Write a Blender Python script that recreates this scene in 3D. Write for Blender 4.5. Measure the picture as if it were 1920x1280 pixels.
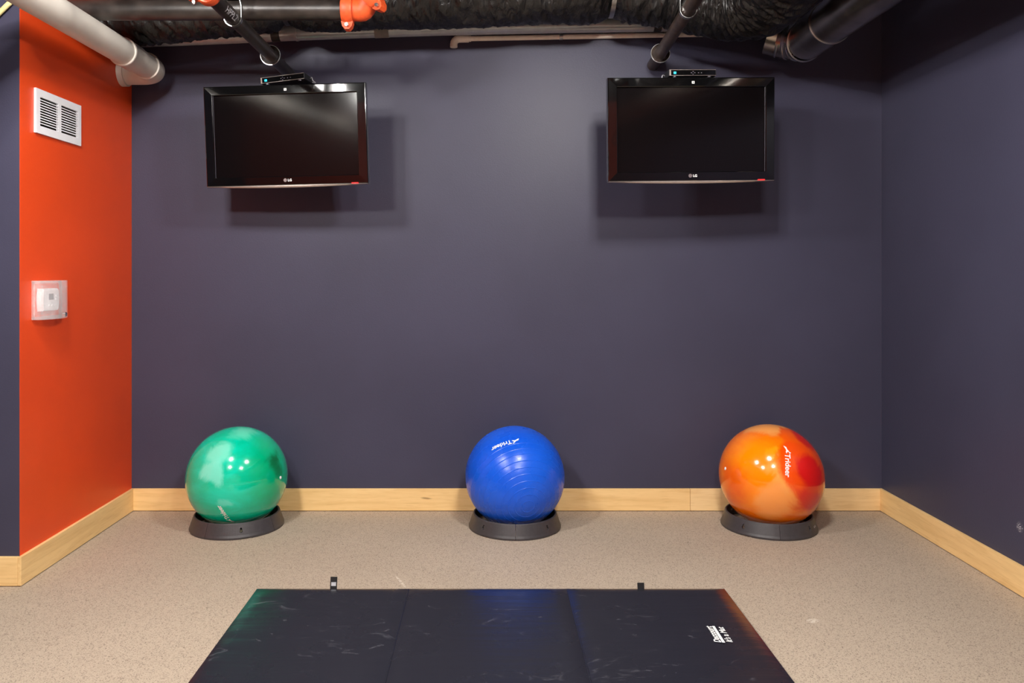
import bpy, bmesh, math, random
from mathutils import Vector, Matrix, noise
random.seed(7)
PI = math.pi
for o in list(bpy.data.objects):
    bpy.data.objects.remove(o)
scene = bpy.context.scene
COL = scene.collection

# ------------------------------------------------------------------ camera
F, VX, VY, H = 1500.0, 915.0, 511.0, 1.274      # focal length and vanishing point in pixels, eye height
cam_d = bpy.data.cameras.new('camera')
cam = bpy.data.objects.new('camera', cam_d)
COL.objects.link(cam)
cam.location = (0, 0, H)
cam.rotation_euler = (PI / 2, 0, 0)
cam_d.sensor_width = 36
cam_d.lens = F / 1920 * 36
cam_d.shift_x = (960 - VX) / 1920
cam_d.shift_y = -(640 - VY) / 1920
cam_d.clip_start = 0.05
scene.camera = cam

# ------------------------------------------------------------------ light and exposure
LIGHT_POWER = 165.0
LIGHT_COLOR = (1.0, 0.965, 0.92)
# the four ceiling lamps that the photo shows as highlights on all three balls
LIGHT_SPOTS = [('far_left', -1.33, 2.1), ('far_right', 0.57, 2.1), ('near_left', -1.33, 0.45), ('near_right', 0.57, 0.45)]
LIGHT_Z = 2.65
world = bpy.data.worlds.new('world')
scene.world = world
world.use_nodes = True
world.node_tree.nodes['Background'].inputs[0].default_value = (0, 0, 0, 1)
world.node_tree.nodes['Background'].inputs[1].default_value = 0.0
scene.view_settings.view_transform = 'Standard'
scene.view_settings.look = 'None'
scene.view_settings.gamma = 1
scene.view_settings.use_curve_mapping = False
scene.view_settings.exposure = 1.88

# ------------------------------------------------------------------ room measures (metres)
YB = 4.286          # back wall
BH, BT = 0.12, 0.015    # baseboard
XL = -1.909         # orange wall
XR = 2.109          # right wall
YR = 3.262          # wall that returns to the left
XF, YN, ZC = -4.2, -3.6, 2.95


def at(px, py, Y):
    return Vector(((px - VX) * Y / F, Y, H - (py - VY) * Y / F))


# ------------------------------------------------------------------ material helpers
def lin(c):
    return tuple(((v / 255) / 12.92 if v / 255 <= 0.04045 else ((v / 255 + 0.055) / 1.055) ** 2.4) for v in c) + (1.0,)


class NT:
    def __init__(self, name):
        self.m = bpy.data.materials.new(name)
        self.m.use_nodes = True
        self.t = self.m.node_tree
        self.b = self.t.nodes['Principled BSDF']
        tc = self.t.nodes.new('ShaderNodeTexCoord')
        self.obj = tc.outputs['Object']

    def n(self, typ, **kw):
        nd = self.t.nodes.new(typ)
        for k, v in kw.items():
            setattr(nd, k, v)
        return nd

    def put(self, sock, v):
        if isinstance(v, bpy.types.NodeSocket):
            self.t.links.new(v, sock)
        else:
            sock.default_value = v

    def noise(self, scale, detail=3, rough=0.5, vec=None, dist=0):
        nd = self.n('ShaderNodeTexNoise')
        self.put(nd.inputs['Vector'], vec if vec is not None else self.obj)
        nd.inputs['Scale'].default_value = scale
        nd.inputs['Detail'].default_value = detail
        nd.inputs['Roughness'].default_value = rough
        nd.inputs['Distortion'].default_value = dist
        return nd

    def ramp(self, fac, lo, hi, a=0.0, b=1.0, smooth=True):
        nd = self.n('ShaderNodeMapRange')
        if smooth:
            nd.interpolation_type = 'SMOOTHSTEP'
        self.put(nd.inputs['Value'], fac)
        for i, v in zip(('From Min', 'From Max', 'To Min', 'To Max'), (lo, hi, a, b)):
            nd.inputs[i].default_value = v
        return nd.outputs[0]

    def mix(self, fac, a, b):
        nd = self.n('ShaderNodeMix', data_type='RGBA')
        self.put(nd.inputs[0], fac)
        self.put(nd.inputs[6], a)
        self.put(nd.inputs[7], b)
        return nd.outputs[2]

    def math(self, op, a, b=0.0):
        nd = self.n('ShaderNodeMath', operation=op)
        self.put(nd.inputs[0], a)
        self.put(nd.inputs[1], b)
        return nd.outputs[0]

    def vmath(self, op, a, b):
        nd = self.n('ShaderNodeVectorMath', operation=op)
        self.put(nd.inputs[0], a)
        self.put(nd.inputs[1], b)
        return nd

    def scaled(self, sx, sy, sz):
        return self.vmath('MULTIPLY', self.obj, (sx, sy, sz)).outputs[0]

    def bump(self, h, strength, dist=0.01):
        nd = self.n('ShaderNodeBump')
        nd.inputs['Strength'].default_value = strength
        nd.inputs['Distance'].default_value = dist
        self.put(nd.inputs['Height'], h)
        self.t.links.new(nd.outputs[0], self.b.inputs['Normal'])

    def set(self, **kw):
        names = dict(color='Base Color', rough='Roughness', metal='Metallic', spec='Specular IOR Level',
                     coat='Coat Weight', coat_rough='Coat Roughness', trans='Transmission Weight', ior='IOR', alpha='Alpha',
                     emit='Emission Color', emit_s='Emission Strength')
        for k, v in kw.items():
            self.put(self.b.inputs[names[k]], v)
        return self


MATS = {}


def mat(name, rgb, rough=0.5, metal=0.0, var=0.12, scale=30, bump=0.0, **kw):
    """procedural material: noise varies the colour a little, optional fine bump"""
    if name in MATS:
        return MATS[name]
    t = NT(name)
    c = lin(rgb)
    nz = t.noise(scale, 4)
    dk = tuple(v * (1 - var) for v in c[:3]) + (1,)
    lt = tuple(min(1, v * (1 + var)) for v in c[:3]) + (1,)
    t.set(color=t.mix(t.ramp(nz.outputs[0], 0.3, 0.7), dk, lt), rough=rough, metal=metal, **kw)
    if bump:
        t.bump(t.noise(scale * 6, 3).outputs[0], bump)
    MATS[name] = t.m
    return t.m


def wall_mat(name, rgb, rough, spec, scuff=None):
    t = NT(name)
    c = lin(rgb)
    nz = t.noise(1.7, 3)
    dk = tuple(v * 0.94 for v in c[:3]) + (1,)
    lt = tuple(v * 1.06 for v in c[:3]) + (1,)
    col = t.mix(t.ramp(nz.outputs[0], 0.3, 0.7), dk, lt)
    if scuff:
        d = t.vmath('DISTANCE', t.obj, scuff).outputs['Value']
        fl = t.ramp(t.noise(260, 2).outputs[0], 0.52, 0.62)
        col = t.mix(t.math('MULTIPLY', t.ramp(d, 0.008, 0.024, 1, 0), fl), col, lin((215, 212, 215)))
    t.set(color=col, rough=rough, spec=spec)
    t.bump(t.noise(180, 2).outputs[0], 0.10, 0.004)
    return t.m


M_SLATE = wall_mat('slate_paint', (65, 64, 83), 0.43, 0.3)
M_SLATE_R = wall_mat('slate_paint_scuffed', (65, 64, 83), 0.43, 0.3, scuff=(XR, 3.173, 0.265))
M_ORANGE = wall_mat('orange_paint', (232, 74, 20), 0.45, 0.6)
M_CEIL = wall_mat('dark_ceiling_paint', (34, 33, 36), 0.8, 0.2)


def floor_mat():
    t = NT('speckled_rubber_floor')
    v = t.n('ShaderNodeTexVoronoi')
    t.put(v.inputs['Vector'], t.obj)
    v.inputs['Scale'].default_value = 430
    sep = t.n('ShaderNodeSeparateColor')
    t.put(sep.inputs[0], v.outputs['Color'])
    base = t.mix(t.ramp(t.noise(1.3, 3).outputs[0], 0.3, 0.7), lin((174, 156, 138)), lin((185, 167, 148)))
    c = t.mix(t.ramp(sep.outputs[0], 0.0, 1.0, 0, 0.75, False), base, lin((190, 174, 154)))
    c = t.mix(t.ramp(sep.outputs[1], 0.74, 0.80, 0, 0.6), c, lin((134, 117, 101)))
    v2 = t.n('ShaderNodeTexVoronoi')
    t.put(v2.inputs['Vector'], t.obj)
    v2.inputs['Scale'].default_value = 290
    sep2 = t.n('ShaderNodeSeparateColor')
    t.put(sep2.inputs[0], v2.outputs['Color'])
    c = t.mix(t.ramp(sep2.outputs[2], 0.93, 0.95, 0, 0.6), c, lin((98, 86, 76)))
    # two pale scuffs rubbed into the rubber
    for (x, y, a, ln, w) in ((-0.36, 3.30, -1.15, 0.085, 0.007), (1.19, 2.93, 0.5, 0.03, 0.02)):
        mp = t.n('ShaderNodeMapping', vector_type='TEXTURE')
        t.put(mp.inputs['Vector'], t.obj)
        mp.inputs['Location'].default_value = (x, y, 0)
        mp.inputs['Rotation'].default_value = (0, 0, a)
        mp.inputs['Scale'].default_value = (ln, w, 1)
        d = t.vmath('LENGTH', mp.outputs[0], (0, 0, 0)).outputs['Value']
        f = t.math('MULTIPLY', t.ramp(d, 0.6, 1.05, 0.6, 0), t.ramp(t.noise(70, 2).outputs[0], 0.35, 0.6))
        c = t.mix(f, c, lin((226, 216, 200)))
    t.set(color=c, rough=0.62, spec=0.35)
    t.bump(v.outputs['Distance'], 0.12, 0.003)
    return t.m


def wood_mat(name, rgb, axis):
    t = NT(name)
    s = (0.8, 0.8, 9) if axis == 'x' else (9, 0.8, 9)
    s = {'x': (0.7, 9, 9), 'y': (9, 0.7, 9)}[axis]
    vec = t.scaled(*s)
    n1 = t.noise(3.2, 5, 0.6, vec, 0.6)
    n2 = t.noise(16, 3, 0.5, vec)
    c = lin(rgb)
    dk = (c[0] * 0.88, c[1] * 0.82, c[2] * 0.74, 1)
    col = t.mix(t.ramp(n1.outputs[0], 0.35, 0.72), c, dk)
    col = t.mix(t.ramp(n2.outputs[0], 0.5, 0.75, 0, 0.35), col, (c[0] * 0.72, c[1] * 0.62, c[2] * 0.5, 1))
    knot = t.noise(5.0, 1, 0.4, t.scaled(1, 1, 2.2))
    col = t.mix(t.ramp(knot.outputs[0], 0.76, 0.80, 0, 0.6), col, lin((128, 84, 44)))
    if axis == 'x':     # one dark knot
        mp = t.n('ShaderNodeMapping', vector_type='TEXTURE')
        t.put(mp.inputs['Vector'], t.vmath('ADD', t.obj, t.vmath('MULTIPLY', n2.outputs['Color'], (0.012, 0, 0.012)).outputs[0]).outputs[0])
        mp.inputs['Location'].default_value = (-0.323, YB - BT, 0.076)
        mp.inputs['Rotation'].default_value = (0, 0.08, 0)
        mp.inputs['Scale'].default_value = (0.036, 1, 0.007)
        d = t.vmath('LENGTH', mp.outputs[0], (0, 0, 0)).outputs['Value']
        col = t.mix(t.ramp(d, 0.2, 1.1, 0.75, 0), col, lin((134, 92, 50)))
    t.set(color=col, rough=0.38, spec=0.45)
    return t.m


M_FLOOR = floor_mat()
M_WOOD = wood_mat('maple_wood', (246, 208, 146), 'x')
M_WOOD2 = wood_mat('pale_maple_wood', (248, 214, 158), 'x')
M_WOODY = wood_mat('maple_wood_side', (246, 208, 146), 'y')
M_PVC = mat('white_pvc', (214, 206, 196), 0.42, var=0.06, scale=6)
M_CPVC = mat('beige_cpvc', (250, 238, 222), 0.4, var=0.06)
M_STEEL = mat('black_steel_pipe', (46, 40, 37), 0.38, var=0.45, scale=14, bump=0.05)
M_STEEL2 = mat('worn_brown_steel_pipe', (66, 54, 47), 0.4, var=0.4, scale=22, bump=0.05)
M_REDOR = mat('orange_painted_iron', (216, 82, 36), 0.5, var=0.15, scale=40, bump=0.08)
M_CHROME = mat('chrome', (235, 232, 230), 0.2, 1.0, var=0.03)
M_ZINC = mat('zinc_plated_steel', (190, 190, 188), 0.3, 1.0, var=0.08)
M_GALV = mat('galvanised_duct', (182, 174, 166), 0.27, 1.0, var=0.3, scale=7)
M_COND = mat('grey_shiny_conduit', (178, 184, 188), 0.18, 0.15, var=0.06, coat=0.5)
M_TAPE = mat('grey_wrap_tape', (132, 124, 118), 0.7, var=0.1)
M_BLACKG = mat('gloss_black_plastic', (9, 9, 10), 0.07, var=0.1, coat=0.6, coat_rough=0.03)
M_BLACKP = mat('matt_black_plastic', (22, 22, 24), 0.5, var=0.1)
M_BASE = mat('charcoal_base_plastic', (62, 58, 60), 0.42, var=0.08, scale=60, bump=0.06)
M_SCREEN = mat('tv_screen_glass', (12, 9, 10), 0.11, var=0.05, spec=0.35)
M_SILVER = mat('silver_trim', (196, 182, 176), 0.28, 0.8, var=0.04)
M_WHITE = mat('white_enamel', (236, 236, 240), 0.35, var=0.02)
M_PRINT = mat('white_print', (246, 246, 244), 0.5, var=0.02)
M_GREYPEN = mat('grey_pen_mark', (186, 186, 190), 0.6, var=0.05)
M_DARK = mat('dark_cavity', (6, 6, 6), 0.8, var=0.1)
M_VBLACK = mat('strap_black', (20, 19, 20), 0.55, var=0.2, scale=200)
M_LCD = mat('grey_lcd', (104, 100, 112), 0.25, var=0.05)
M_CREAM = mat('cream_conduit', (226, 214, 150), 0.4, var=0.05)
M_RED = NT('red_indicator').set(color=lin((190, 30, 36)), emit=lin((255, 40, 40)), emit_s=0.35, rough=0.3).m
M_BLUELED = NT('blue_display').set(color=lin((10, 60, 90)), emit=lin((40, 190, 240)), emit_s=0.8, rough=0.3).m
M_LAMP = NT('lit_diffuser').set(color=(0.9, 0.9, 0.9, 1), emit=LIGHT_COLOR + (1,), emit_s=6.0, rough=0.5).m


def clear_mat():
    t = NT('clear_plastic')
    t.set(color=(0.95, 0.93, 0.93, 1), rough=0.08, spec=0.7)
    t.put(t.b.inputs['Alpha'], t.ramp(t.noise(40, 2).outputs[0], 0.3, 0.7, 0.16, 0.24))
    return t.m


M_CLEAR = clear_mat()


def mat_vinyl():
    t = NT('black_vinyl')
    sc = t.noise(7, 6, 0.7, t.scaled(1.0, 2.2, 1), 1.6)
    sm = t.noise(2.2, 3)
    fl = t.math('MULTIPLY', t.ramp(sc.outputs[0], 0.57, 0.74), t.ramp(sm.outputs[0], 0.40, 0.60))
    dust = t.ramp(t.noise(120, 2).outputs[0], 0.76, 0.80)
    c = t.mix(t.math('MULTIPLY', fl, 0.42), lin((33, 33, 41)), lin((132, 130, 138)))
    c = t.mix(t.math('MULTIPLY', dust, 0.3), c, lin((190, 190, 196)))
    t.set(color=c, rough=t.ramp(t.noise(4, 4).outputs[0], 0.3, 0.7, 0.20, 0.30), spec=0.5)
    t.bump(t.noise(5, 2, 0.5, t.scaled(0.5, 6, 1)).outputs[0], 0.12, 0.01)
    return t.m


def bag_mat():
    t = NT('black_plastic_sleeve')
    n1 = t.noise(22, 4, 0.6, t.scaled(1.6, 1.0, 0.5), 0.8)
    t.set(color=t.mix(t.ramp(n1.outputs[0], 0.35, 0.7), lin((16, 15, 15)), lin((30, 28, 27))), rough=0.33, spec=0.5)
    t.bump(n1.outputs[0], 0.5, 0.02)
    return t.m


M_VINYL = mat_vinyl()
M_BAG = bag_mat()


# ------------------------------------------------------------------ mesh helpers
def obj(name, bm, m, parent=None, smooth=False, loc=None):
    bmesh.ops.recalc_face_normals(bm, faces=bm.faces[:])
    me = bpy.data.meshes.new(name)
    bm.to_mesh(me)
    bm.free()
    if smooth:
        for p in me.polygons:
            p.use_smooth = True
        ang = math.radians(40)
        me.set_sharp_from_angle(angle=ang)
    me.materials.append(m)
    o = bpy.data.objects.new(name, me)
    COL.objects.link(o)
    if parent is not None:
        o.parent = parent
    if loc is not None:
        o.location = loc
    return o


def tag(o, label, cat, group=None):
    o['label'] = label
    o['category'] = cat
    if group:
        o['group'] = group
    return o


def struct(o):
    o['kind'] = 'structure'
    return o


def thing(name, label, cat, loc=(0, 0, 0), rot=(0, 0, 0), group=None):
    o = bpy.data.objects.new(name, None)
    COL.objects.link(o)
    o.location = loc
    o.rotation_euler = rot
    o.empty_display_size = 0.05
    return tag(o, label, cat, group)


def box(bm, x0, x1, y0, y1, z0, z1, M=None, bevel=0.0, seg=2):
    t = bmesh.new()
    bmesh.ops.create_cube(t, size=1)
    for v in t.verts:
        v.co = Vector((x0 + (v.co.x + .5) * (x1 - x0), y0 + (v.co.y + .5) * (y1 - y0), z0 + (v.co.z + .5) * (z1 - z0)))
    if bevel:
        bmesh.ops.bevel(t, geom=t.edges[:], offset=bevel, segments=seg, profile=0.5, affect='EDGES')
    join(bm, t, M)
    return bm


def join(bm, t, M=None):
    vs = [bm.verts.new(M @ v.co if M else v.co) for v in t.verts]
    t.verts.index_update()
    for f in t.faces:
        try:
            bm.faces.new([vs[v.index] for v in f.verts])
        except ValueError:
            pass
    t.free()


def newbox(*a, **k):
    return box(bmesh.new(), *a, **k)


def lathe(bm, prof, seg=64, a0=0.0, a1=2 * PI, M=None, closed_prof=False):
    """revolve (r, z) points about local z"""
    full = abs(a1 - a0 - 2 * PI) < 1e-6
    n = seg if full else seg + 1
    rings = []
    for i in range(n):
        a = a0 + (a1 - a0) * i / seg
        ring = []
        for r, z in prof:
            p = Vector((r * math.cos(a), r * math.sin(a), z))
            ring.append(bm.verts.new(M @ p if M else p))
        rings.append(ring)
    m = len(prof)
    for i in range(seg):
        A, B = rings[i], rings[(i + 1) % n]
        for j in range(m if closed_prof else m - 1):
            k = (j + 1) % m
            q = [A[j], B[j], B[k], A[k]]
            try:
                bm.faces.new(q)
            except ValueError:
                pass
    if not full and closed_prof:
        bm.faces.new(rings[0])
        bm.faces.new(rings[-1][::-1])
    bmesh.ops.remove_doubles(bm, verts=bm.verts[:], dist=1e-6)
    return bm


def tube(bm, pts, rad, seg=24, cap=True, up=Vector((0, 0, 1))):
    """swept circle along pts; rad is a number or a function(i, angle)"""
    pts = [Vector(p) for p in pts]
    rings = []
    prev = None
    for i, p in enumerate(pts):
        d = (pts[min(i + 1, len(pts) - 1)] - pts[max(i - 1, 0)]).normalized()
        if prev is None:
            u = up if abs(d.dot(up)) < 0.95 else Vector((1, 0, 0))
            s = d.cross(u).normalized()
        else:
            s = (prev - d * prev.dot(d)).normalized()
        prev = s
        u = s.cross(d).normalized()
        ring = []
        for j in range(seg):
            a = 2 * PI * j / seg
            r = rad(i, a) if callable(rad) else rad
            ring.append(bm.verts.new(p + s * (r * math.cos(a)) + u * (r * math.sin(a))))
        rings.append(ring)
    for A, B in zip(rings, rings[1:]):
        for j in range(seg):
            k = (j + 1) % seg
            bm.faces.new([A[j], A[k], B[k], B[j]])
    if cap:
        bm.faces.new(rings[0][::-1])
        bm.faces.new(rings[-1])
    return bm


def spline(ctrl, n):
    """Catmull-Rom through control points"""
    c = [Vector(p) for p in ctrl]
    c = [c[0] * 2 - c[1]] + c + [c[-1] * 2 - c[-2]]
    out = []
    segs = len(c) - 3
    for i in range(n):
        t = i / (n - 1) * segs
        k = min(int(t), segs - 1)
        t -= k
        p0, p1, p2, p3 = c[k:k + 4]
        out.append(0.5 * ((2 * p1) + (p2 - p0) * t + (2 * p0 - 5 * p1 + 4 * p2 - p3) * t * t + (3 * p1 - p0 - 3 * p2 + p3) * t ** 3))
    return out


def arc(center, a, b, ang, n):
    """points from center+a turning towards center+b over ang radians"""
    center, a, b = Vector(center), Vector(a), Vector(b)
    return [center + a * math.cos(ang * i / n) + b * math.sin(ang * i / n) for i in range(n + 1)]


def flat(bm, polys, f, cuts=0):
    """polys: lists of (u, v); f maps (u, v) to a point"""
    t = bmesh.new()
    for pl in polys:
        t.faces.new([t.verts.new((u, v, 0)) for u, v in pl])
    if cuts:
        bmesh.ops.triangulate(t, faces=t.faces[:])
        bmesh.ops.subdivide_edges(t, edges=t.edges[:], cuts=cuts, use_grid_fill=True)
    for v in t.verts:
        v.co = f(v.co.x, v.co.y)
    join(bm, t)
    return bm


def text_mesh(s, size=1.0, weight=0.0, shear=0.0):
    cu = bpy.data.curves.new('text', 'FONT')
    cu.body = s
    cu.size = size
    cu.offset = weight
    cu.shear = shear
    cu.resolution_u = 4
    o = bpy.data.objects.new('text', cu)
    COL.objects.link(o)
    dg = bpy.context.evaluated_depsgraph_get()
    dg.update()
    me = o.evaluated_get(dg).to_mesh()
    vs = [(v.co.x, v.co.y) for v in me.vertices]
    fs = [[vs[i] for i in p.vertices] for p in me.polygons]
    o.to_mesh_clear()
    bpy.data.objects.remove(o)
    xs = [v[0] for v in vs]
    ys = [v[1] for v in vs]
    return fs, (min(xs), max(xs), min(ys), max(ys))


def boolean_cut(o, cutters):
    """cut holes with temporary meshes, baked so that no helper stays in the scene"""
    tmp = []
    for bm in cutters:
        bmesh.ops.recalc_face_normals(bm, faces=bm.faces[:])
        me = bpy.data.meshes.new('cut')
        bm.to_mesh(me)
        bm.free()
        c = bpy.data.objects.new('cut', me)
        COL.objects.link(c)
        c.parent = o.parent
        md = o.modifiers.new('b', 'BOOLEAN')
        md.operation = 'DIFFERENCE'
        md.solver = 'EXACT'
        md.object = c
        tmp.append(c)
    dg = bpy.context.evaluated_depsgraph_get()
    dg.update()
    me = bpy.data.meshes.new_from_object(o.evaluated_get(dg))
    o.modifiers.clear()
    o.data = me
    for c in tmp:
        bpy.data.objects.remove(c)


# ------------------------------------------------------------------ the room
T = 0.12
struct(obj('floor', newbox(XF - T, XR + T, YN - T, YB + T, -0.1, 0), M_FLOOR))
struct(obj('ceiling', newbox(XF - T, XR + T, YN - T, YB + T, ZC, ZC + 0.1), M_CEIL))
struct(obj('wall_back', newbox(XL, XR + T, YB, YB + T, 0, ZC), M_SLATE))
struct(obj('wall_right', newbox(XR, XR + T, YN, YB, 0, ZC), M_SLATE_R))
struct(obj('wall_left', newbox(XL - T, XL, YR, YB + T, 0, ZC), M_ORANGE))
struct(obj('wall_return', newbox(XF, XL - 0.001, YR - 0.002, YR + T - 0.002, 0, ZC), M_SLATE))
struct(obj('wall_far_left', newbox(XF - T, XF, YN, YR + T, 0, ZC), M_SLATE))
struct(obj('wall_rear', newbox(XF - T, XR + T, YN - T, YN, 0, ZC), M_ORANGE))
e = bpy.data.objects.new('baseboard_back', None)
COL.objects.link(e)
struct(e)
XJ = (1293 - VX) / 350
obj('board', newbox(XL + BT, XJ - 0.0008, YB - BT, YB, 0.003, BH, bevel=0.0012, seg=1), M_WOOD, e)
obj('board', newbox(XJ + 0.0008, XR - BT, YB - BT, YB, 0.003, BH, bevel=0.0012, seg=1), M_WOOD2, e)
struct(obj('baseboard_left', newbox(XL, XL + BT, YR - 0.002 - BT, YB, 0.003, BH, bevel=0.0012, seg=1), M_WOODY))
struct(obj('baseboard_right', newbox(XR - BT, XR, YN, YB, 0.003, BH, bevel=0.0012, seg=1), M_WOODY))
struct(obj('baseboard_return', newbox(XF, XL - 0.0005, YR - 0.002 - BT, YR - 0.002, 0.003, BH, bevel=0.0012, seg=1), M_WOOD))


# ------------------------------------------------------------------ exercise balls on their bases
def hit(px, py, c, R):
    d = Vector(((px - VX) / F, 1, -(py - VY) / F)).normalized()
    oc = Vector((0, 0, H)) - c
    b = oc.dot(d)
    q = b * b - (oc.dot(oc) - R * R)
    t = -b - math.sqrt(max(q, 0))
    return (Vector((0, 0, H)) + d * t - c).normalized()


DEER = [[(0.0, 0.42), (0.35, 0.50), (0.62, 0.72), (0.80, 0.74), (0.70, 0.58), (0.52, 0.34), (0.30, 0.26)],
        [(0.0, 0.42), (0.30, 0.26), (0.14, 0.16), (-0.22, 0.02), (-0.10, 0.24)],
        [(0.52, 0.34), (0.70, 0.58), (0.86, 0.40), (1.04, 0.36), (0.78, 0.26)],
        [(0.70, 0.74), (0.84, 1.02), (0.86, 0.78)], [(0.78, 0.74), (1.00, 0.92), (0.90, 0.70)]]


def sphere_print(name, parent, R, n, right, size, word):
    """print a word with a leaping-deer mark on the ball, starting at normal n, reading along right"""
    right = (right - n * right.dot(n)).normalized()
    up = n.cross(right).normalized()
    fs, (x0, x1, y0, y1) = text_mesh(word, 1.0, 0.022)
    polys = [[(u + 1.0, v) for u, v in p] for p in fs] + [[(u * 0.95, v * 0.95 - 0.1) for u, v in p] for p in DEER]
    cx = (1.0 + x1) / 2

    def f(u, v):
        a, b = (u - cx) * size / R, (v - 0.35) * size / R
        w = right * a + up * b
        L = w.length
        return (n * math.cos(L) + (w / L if L > 1e-9 else w) * math.sin(L)) * (R + 0.0009)
    return obj(name, flat(bmesh.new(), polys, f), M_PRINT, parent)


def marble(name, base, blobs, rough, coat, warp=0.35, R=0.25):
    t = NT(name)
    nz = t.noise(5.5, 5, 0.6, None, 0.8)
    off = t.vmath('SUBTRACT', nz.outputs['Color'], (0.5, 0.5, 0.5)).outputs[0]
    sc = t.n('ShaderNodeVectorMath', operation='SCALE')
    t.put(sc.inputs[0], off)
    sc.inputs['Scale'].default_value = warp * R * 2
    p = t.vmath('ADD', t.obj, sc.outputs[0]).outputs[0]
    streak = t.noise(3.0, 5, 0.65, t.scaled(1.2, 1.2, 3.5), 1.8)
    col = t.mix(t.ramp(streak.outputs[0], 0.35, 0.7), lin(base[0]), lin(base[1]))
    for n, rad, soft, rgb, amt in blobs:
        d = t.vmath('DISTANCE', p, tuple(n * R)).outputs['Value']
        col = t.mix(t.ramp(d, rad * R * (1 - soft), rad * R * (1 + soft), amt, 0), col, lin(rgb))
    t.set(color=col, rough=rough, spec=0.5, coat=coat, coat_rough=0.04)
    return t.m


def ball_base(cx, cy, r, rot, label):
    """four joined quarter rings, a keyhole in each and shallow notches under it"""
    t = thing('ball_base', label, 'ball base', (cx, cy, 0), (0, 0, rot), 'ring bases under the balls')
    hgt = 0.072
    for k in range(4):
        a0 = -PI / 2 + k * PI / 2 + 0.004
        a1 = a0 + PI / 2 - 0.008
        prof = [(r, 0.001), (r + 0.0005, 0.010), (r - 0.004, 0.020), (r - 0.021, hgt - 0.003), (r - 0.024, hgt), (r - 0.029, hgt),
                (r - 0.031, hgt - 0.004), (r - 0.012, 0.010), (r - 0.012, 0.001)]
        o = obj('ring_segment', lathe(bmesh.new(), prof, 28, a0, a1, closed_prof=True), M_BASE, t, True)
        mid = (a0 + a1) / 2
        cut = []
        for (z, q) in ((0.0475, 0.0050), (0.0370, 0.0078)):
            M = Matrix.Rotation(mid, 4, 'Z') @ Matrix.Translation((r - 0.03, 0, z)) @ Matrix.Rotation(PI / 2, 4, 'Y')
            b = bmesh.new()
            bmesh.ops.create_cone(b, cap_ends=True, segments=16, radius1=q, radius2=q, depth=0.09, matrix=M)
            cut.append(b)
        M = Matrix.Rotation(mid + 0.10, 4, 'Z')
        cut.append(newbox(r - 0.05, r + 0.03, -0.026, 0.026, -0.01, 0.0045, M=M))
        boolean_cut(o, cut)
        for p in o.data.polygons:
            p.use_smooth = False
    return t


BALLS = {}


def ball(label, px, cy, R, material_fn, rings=None):
    c = Vector(((px - VX) * cy / F / 1.003, cy, R + 0.001))
    m = material_fn(c, R)
    t = thing('exercise_ball', label, 'exercise ball', c, (0, 0, 0), 'exercise balls along the wall')
    bm = bmesh.new()
    axis = Vector((0, 0, 1)) if rings is None else hit(rings[0], rings[1], c, R)
    Q = axis.to_track_quat('Z', 'Y').to_matrix().to_4x4()
    prof = []
    step = 74.0 / 10
    N = 900 if rings else 96
    for i in range(N + 1):
        th = PI * i / N
        rr = R
        if rings:
            dg = math.degrees(th)
            k = round(dg / step)
            if 1 <= k <= 10:
                rr += 0.0011 * math.exp(-((dg - k * step) / 0.34) ** 2)
            if abs(dg - 90) < 3:
                rr += 0.0008 * math.exp(-((dg - 90) / 0.5) ** 2)
            k2 = round((180 - dg) / step)
            if 1 <= k2 <= 10:
                rr += 0.0011 * math.exp(-((180 - dg - k2 * step) / 0.34) ** 2)
        prof.append((max(rr * math.sin(th), 0.0), rr * math.cos(th)))
    lathe(bm, prof, 96, M=Q)
    s = obj('ball_skin', bm, m, t)
    for p in s.data.polygons:
        p.use_smooth = True
    return t, c, R


def mat_green(c, R):
    h = lambda x, y: hit(x, y, c, R)
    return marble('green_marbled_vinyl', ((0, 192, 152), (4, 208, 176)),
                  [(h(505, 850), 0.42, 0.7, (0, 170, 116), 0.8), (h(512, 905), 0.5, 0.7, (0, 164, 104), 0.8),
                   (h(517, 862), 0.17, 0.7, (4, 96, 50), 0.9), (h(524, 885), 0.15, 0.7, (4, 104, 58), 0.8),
                   (h(412, 845), 0.28, 0.35, (122, 226, 200), 0.85), (h(399, 888), 0.24, 0.3, (130, 228, 204), 0.8),  # upper mint patch: partly marbling, partly a glow put into the colour
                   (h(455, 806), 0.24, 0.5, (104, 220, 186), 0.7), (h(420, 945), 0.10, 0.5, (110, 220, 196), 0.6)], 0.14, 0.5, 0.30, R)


def mat_orange(c, R):
    h = lambda x, y: hit(x, y, c, R)
    return marble('orange_marbled_vinyl', ((248, 116, 8), (252, 134, 16)),
                  [(h(1425, 880), 0.62, 0.35, (255, 146, 2), 0.95), (h(1405, 915), 0.35, 0.5, (255, 136, 2), 0.8),
                   (h(1435, 796), 0.40, 0.22, (252, 166, 84), 0.95), (h(1458, 880), 0.17, 0.3, (253, 172, 80), 0.8),
                   (h(1470, 908), 0.22, 0.25, (253, 170, 84), 0.95), (h(1452, 945), 0.36, 0.3, (252, 158, 76), 0.9),
                   (h(1372, 905), 0.3, 0.7, (240, 84, 14), 0.7), (h(1448, 846), 0.16, 0.25, (255, 160, 6), 0.95),
                   (h(1515, 870), 0.62, 0.15, (250, 78, 4), 0.95), (h(1482, 812), 0.26, 0.2, (250, 92, 2), 0.95),
                   (h(1508, 822), 0.26, 0.3, (226, 28, 12), 0.95), (h(1524, 884), 0.32, 0.25, (222, 14, 18), 0.95),
                   (h(1545, 850), 0.16, 0.4, (250, 96, 10), 0.8), (h(1516, 935), 0.30, 0.4, (222, 26, 16), 0.9)], 0.14, 0.5, 0.26, R)


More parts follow.
